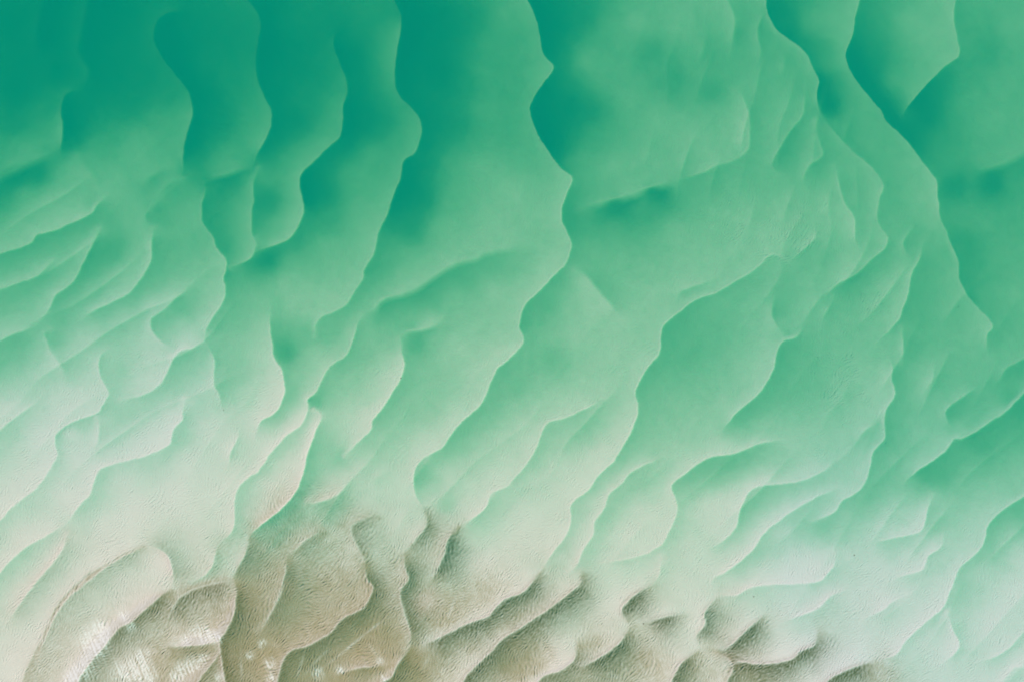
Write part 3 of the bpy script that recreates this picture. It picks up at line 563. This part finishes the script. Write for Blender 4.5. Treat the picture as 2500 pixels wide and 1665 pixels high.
secondary = (small_dunes(120, .95, 101) * bumps([(120, 620, 190), (300, 900, 170), (100, 1000, 150), (380, 700, 130)])
             + small_dunes(105, .75, 102) * bumps([(2300, 1300, 190), (2150, 1480, 150), (1900, 1300, 150), (2420, 1550, 130), (1650, 1300, 130)])
             + .9 * small_dunes(85, .25, 103) * bumps([(1830, 200, 130), (1720, 330, 110), (1980, 470, 120)])
             + 1.2 * small_dunes(110, .60, 104) * bumps([(2250, 850, 140), (1950, 700, 120)])
             + small_dunes(100, .65, 105) * bumps([(850, 1150, 110), (560, 1080, 130), (1050, 1250, 100), (1350, 1000, 150)])
             + .8 * small_dunes(75, .60, 106) * bumps([(720, 1400, 120), (1000, 1480, 120), (420, 1500, 120)]))
tone = tone + blur(secondary, .9) * np.clip(.10 + .10 * tone, .12, .45)
tone = tone - shoal * np.clip(tone / 3, 0, 1) + .06 * mott * np.clip(tone / 2.5, .25, 1) + .03 * mott2
height = -depth_of(tone) + r_amp * sharp + .004 * band(2.2, 9, 12) * (.3 + shallow)

# silt thins out ragged at its edges, ripples carry it in their troughs
edge = np.clip(silt * 3, 0, 1) * np.clip((1 - silt) * 2, 0, 1)
silt = np.clip(silt + (.05 * mott + .05 * mott2 - .07 * rip) * edge, 0, 1)
silt = np.clip(silt * (1 - .55 * ridge) * (1 - .85 * TRAILS), 0, 1)
olive = np.clip(olive * (1 + .12 * mott2 - .16 * rip) * (1 - .85 * ridge) * (1 - .6 * TRAILS), 0, 1)
# paler, bluish carbonate sand in the east and north-west
cool = np.clip(.9 * bumps([(2450, 1450, 260), (2200, 1500, 220), (2500, 1150, 220), (2100, 1300, 160)]) + .6 * bumps([(120, 950, 220), (380, 900, 160)]) + .4 * bumps([(60, 150, 260), (1950, 900, 200)]), 0, 1)
# white sun and sky glint off the wet ripples, painted into the sand colour
glint_spots = bumps([(215, 1560, 20), (255, 1545, 16), (240, 1585, 18), (205, 1635, 22), (170, 1655, 14), (300, 1640, 24), (340, 1632, 20), (362, 1655, 16),
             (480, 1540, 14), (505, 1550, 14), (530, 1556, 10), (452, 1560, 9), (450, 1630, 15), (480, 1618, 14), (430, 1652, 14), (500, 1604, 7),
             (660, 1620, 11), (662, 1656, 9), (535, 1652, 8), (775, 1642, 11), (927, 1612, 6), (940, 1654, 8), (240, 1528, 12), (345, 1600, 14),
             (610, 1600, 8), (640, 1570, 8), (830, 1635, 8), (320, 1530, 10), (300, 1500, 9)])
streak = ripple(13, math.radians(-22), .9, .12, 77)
GLINT = np.clip(glint_spots * (.50 + .20 * streak + .05 * rip + .18 * mott2) - .06, 0, .7)

# ------------------------------------------------------------------ sand mesh: one sheet, fine in the surveyed part, coarse to the horizon
far = np.cumsum(np.geomspace(3, 7000, 46))
ix = np.arange(0, W)
gx_pos = np.concatenate([X0 - far[::-1], X0 + ix * CELL, X0 + (W - 1) * CELL + far])
gy_pos = np.concatenate([Y0 - far[::-1], Y0 + np.arange(H) * CELL, Y0 + (H - 1) * CELL + far])
# thin the margin outside the frame
def thin(pos, lo, hi):
    keep = [p for k, p in enumerate(pos) if lo - 40 <= p <= hi + 40 or p < lo - MX or p > hi + MX or k % 4 == 0]
    return np.array(keep)
gx_pos, gy_pos = thin(gx_pos, 0, PW), thin(gy_pos, 0, PH)
nxv, nyv = len(gx_pos), len(gy_pos)
sx = np.clip(np.rint((gx_pos - X0) / CELL).astype(int), 0, W - 1)
sy = np.clip(np.rint((gy_pos - Y0) / CELL).astype(int), 0, H - 1)
Z = height[sy][:, sx]
# beyond the survey the bed wanders between shoals and deeper channels
dist = np.hypot(np.maximum(0, np.maximum(X0 - gx_pos, gx_pos - X1))[None], np.maximum(0, np.maximum(Y0 - gy_pos, gy_pos - Y1))[:, None])
mixf = np.clip(dist / 2500, 0, 1)
swell = -1.0 + .5 * np.sin(gx_pos / 900)[None] * np.cos(gy_pos / 700 + gx_pos.mean())[:, None]
Z = Z * (1 - mixf) + swell * mixf
co = np.empty((nyv, nxv, 3))
co[..., 0] = (gx_pos[None] - PW / 2) * PX
co[..., 1] = (PH / 2 - gy_pos[:, None]) * PX
co[..., 2] = Z
q = np.arange(nxv * nyv).reshape(nyv, nxv)
faces = np.stack([q[1:, :-1], q[1:, 1:], q[:-1, 1:], q[:-1, :-1]], -1).reshape(-1, 4)
me = bpy.data.meshes.new('sand_bed')
me.vertices.add(nxv * nyv)
me.vertices.foreach_set('co', co.ravel().astype(np.float32))
me.loops.add(faces.size)
me.loops.foreach_set('vertex_index', faces.ravel().astype(np.int32))
me.polygons.add(len(faces))
me.polygons.foreach_set('loop_start', (np.arange(len(faces)) * 4).astype(np.int32))
me.polygons.foreach_set('use_smooth', np.ones(len(faces), dtype=bool))
me.update(calc_edges=True)


def attr(name, arr):
    a = me.attributes.new(name, 'FLOAT', 'POINT')
    a.data.foreach_set('value', (arr[sy][:, sx] * (1 - mixf)).ravel().astype(np.float32))


attr('silt', silt)
attr('olive', olive)
attr('glint', GLINT)
attr('ripple', r_all * sharp)
attr('cool', cool)


def new_mat(name):
    m = bpy.data.materials.new(name)
    m.use_nodes = True
    return m, m.node_tree.nodes, m.node_tree.links


sand_m, N, LK = new_mat('pale_sand')
bsdf = N['Principled BSDF']
bsdf.inputs['Roughness'].default_value = .8
bsdf.inputs['Specular IOR Level'].default_value = .25
geo = N.new('ShaderNodeNewGeometry')


def noise(scale, detail, rough=.55):
    n = N.new('ShaderNodeTexNoise')
    n.inputs['Scale'].default_value = scale
    n.inputs['Detail'].default_value = detail
    n.inputs['Roughness'].default_value = rough
    LK.new(geo.outputs['Position'], n.inputs['Vector'])
    return n.outputs['Fac']


def mix(fac, a, b):
    m = N.new('ShaderNodeMix')
    m.data_type = 'RGBA'
    if isinstance(fac, float):
        m.inputs['Factor'].default_value = fac
    else:
        LK.new(fac, m.inputs['Factor'])
    for s, v in (('A', a), ('B', b)):
        sock = [i for i in m.inputs if i.name == s and i.type == 'RGBA'][0]
        if isinstance(v, tuple):
            sock.default_value = v + (1,)
        else:
            LK.new(v, sock)
    return [o for o in m.outputs if o.type == 'RGBA'][0]


def att(name):
    a = N.new('ShaderNodeAttribute')
    a.attribute_name = name
    return a.outputs['Fac']


SAND_A, SAND_B = (.500, .474, .430), (.560, .532, .488)
SILT_A, SILT_B = (.200, .166, .062), (.315, .252, .125)
base = mix(att('cool'), mix(noise(.09, 6), SAND_A, SAND_B), (.508, .505, .512))
mudc = mix(noise(.2, 5), SILT_A, SILT_B)
c1 = mix(att('silt'), base, mudc)
c2 = mix(att('olive'), c1, (.082, .085, .012))
c3 = mix(att('glint'), c2, (.66, .655, .64))  # painted glint: white mixed over the sand colour
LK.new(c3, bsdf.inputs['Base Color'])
bmp = N.new('ShaderNodeBump')
bmp.inputs['Strength'].default_value = .5
bmp.inputs['Distance'].default_value = .02
LK.new(noise(2.2, 3), bmp.inputs['Height'])
bm2 = N.new('ShaderNodeBump')
bm2.inputs['Strength'].default_value = 1.0
bm2.inputs['Distance'].default_value = 1.0
LK.new(att('ripple'), bm2.inputs['Height'])
LK.new(bmp.outputs['Normal'], bm2.inputs['Normal'])
LK.new(bm2.outputs['Normal'], bsdf.inputs['Normal'])
me.materials.append(sand_m)
bed = bpy.data.objects.new('sand_bed', me)
scene.collection.objects.link(bed)
bed['kind'] = 'structure'
bed['label'] = 'pale rippled sand bed with curved dune crests and brown silt'

# ------------------------------------------------------------------ the water: one body with real absorption and scattering
wat_m, N2, L2 = new_mat('turquoise_water')
out = N2['Material Output']
N2.remove(N2['Principled BSDF'])
tr = N2.new('ShaderNodeBsdfTransparent')
gl = N2.new('ShaderNodeBsdfGlossy')
gl.inputs['Roughness'].default_value = .08
fre = N2.new('ShaderNodeFresnel')
fre.inputs['IOR'].default_value = 1.33
ms = N2.new('ShaderNodeMixShader')
L2.new(fre.outputs[0], ms.inputs[0])
L2.new(tr.outputs[0], ms.inputs[1])
L2.new(gl.outputs[0], ms.inputs[2])
L2.new(ms.outputs[0], out.inputs['Surface'])
ABS = (1.30, .262, .66)
SCA = (.0, .68, .92)
va = N2.new('ShaderNodeVolumeAbsorption')
D = max(ABS) * 1.02
va.inputs['Density'].default_value = D
va.inputs['Color'].default_value = tuple(1 - a / D for a in ABS) + (1,)
vsn = N2.new('ShaderNodeVolumeScatter')
S = max(max(SCA), 1e-4)
vsn.inputs['Density'].default_value = S
vsn.inputs['Color'].default_value = tuple(s / S for s in SCA) + (1,)
add = N2.new('ShaderNodeAddShader')
L2.new(va.outputs[0], add.inputs[0])
L2.new(vsn.outputs[0], add.inputs[1])
L2.new(add.outputs[0], out.inputs['Volume'])
E = 6000.0
vv = [(sx_ * E, sy_ * E, z) for z in (-9.0, 0.0) for sx_, sy_ in ((-1, -1), (1, -1), (1, 1), (-1, 1))]
wm = bpy.data.meshes.new('water')
wm.from_pydata(vv, [], [(3, 2, 1, 0), (4, 5, 6, 7), (0, 1, 5, 4), (1, 2, 6, 5), (2, 3, 7, 6), (3, 0, 4, 7)])
wm.materials.append(wat_m)
water = bpy.data.objects.new('water', wm)
scene.collection.objects.link(water)
water['kind'] = 'structure'
water['label'] = 'clear turquoise shallow water over the sand'

# ------------------------------------------------------------------ a few dark scraps of weed lying on the bed
weed_m, N3, L3 = new_mat('dark_weed')
b3 = N3['Principled BSDF']
b3.inputs['Roughness'].default_value = .7
n3 = N3.new('ShaderNodeTexNoise')
n3.inputs['Scale'].default_value = 3.0
r3 = N3.new('ShaderNodeValToRGB')
r3.color_ramp.elements[0].color = (.06, .07, .035, 1)
r3.color_ramp.elements[1].color = (.14, .14, .07, 1)
L3.new(n3.outputs['Fac'], r3.inputs['Fac'])
L3.new(r3.outputs['Color'], b3.inputs['Base Color'])


def weed(px, py, size, label, seed, lean):
    rd = random.Random(seed)
    ix_, iy_ = (px - X0) / CELL, (py - Y0) / CELL
    t_ = float(tone[int(iy_), int(ix_)])
    ux_, uy_ = unproject(px, py, t_)
    z = float(height[int((uy_ - Y0) / CELL), int((ux_ - X0) / CELL)])
    v, f = [], []
    for k in range(11):                      # ribbon fronds bent out from one holdfast
        a = lean + rd.gauss(0, .55) + (math.pi if k % 2 else 0)
        ln, wd, top = size * rd.uniform(.6, 1.1), size * rd.uniform(.12, .22), size * rd.uniform(.12, .4)
        b0 = len(v)
        for q in range(5):
            u = q / 4
            r_, h_ = ln * u, .03 + top * math.sin(u * math.pi * .8)
            a2 = a + .5 * u * rd.uniform(-1, 1)
            cx, cy = r_ * math.cos(a2), r_ * math.sin(a2)
            w_ = wd * (1 - .7 * abs(u - .4))
            v += [(cx - w_ * math.sin(a2), cy + w_ * math.cos(a2), h_), (cx + w_ * math.sin(a2), cy - w_ * math.cos(a2), h_ + .02)]
        for q in range(4):
            f.append((b0 + 2 * q, b0 + 2 * q + 1, b0 + 2 * q + 3, b0 + 2 * q + 2))
    wme = bpy.data.meshes.new('seaweed_clump')
    wme.from_pydata(v, [], f)
    wme.materials.append(weed_m)
    so = wme
    o = bpy.data.objects.new('seaweed_clump', so)
    o.location = ((ux_ - PW / 2) * PX, (PH / 2 - uy_) * PX, z)
    scene.collection.objects.link(o)
    o['label'], o['category'], o['group'] = label, 'seaweed', 'dark scraps of weed on the sand'


weed(546, 1001, .30, 'tiny dark weed scrap on pale green sand left of centre', 1, 1.5)
weed(2086, 1355, .36, 'small slanting dark weed scrap on speckled pale sand, lower right', 2, -1.0)
weed(2340, 749, .36, 'round dark weed scrap alone on smooth green bed near the right edge', 3, .6)
weed(2163, 1081, .4, 'dark green weed scrap in the deep lee of a bright crest at right', 4, .7)
weed(979, 923, .34, 'dark weed scrap hard against a bright crest line near the middle', 5, 1.0)
weed(1840, 1456, .38, 'dark weed scrap among ripples on pale sand above the brown lower edge', 6, .9)
weed(1571, 1522, .42, 'dark weed scrap on the olive edge of a pale sand tongue at the bottom', 7, .5)
#DUMP
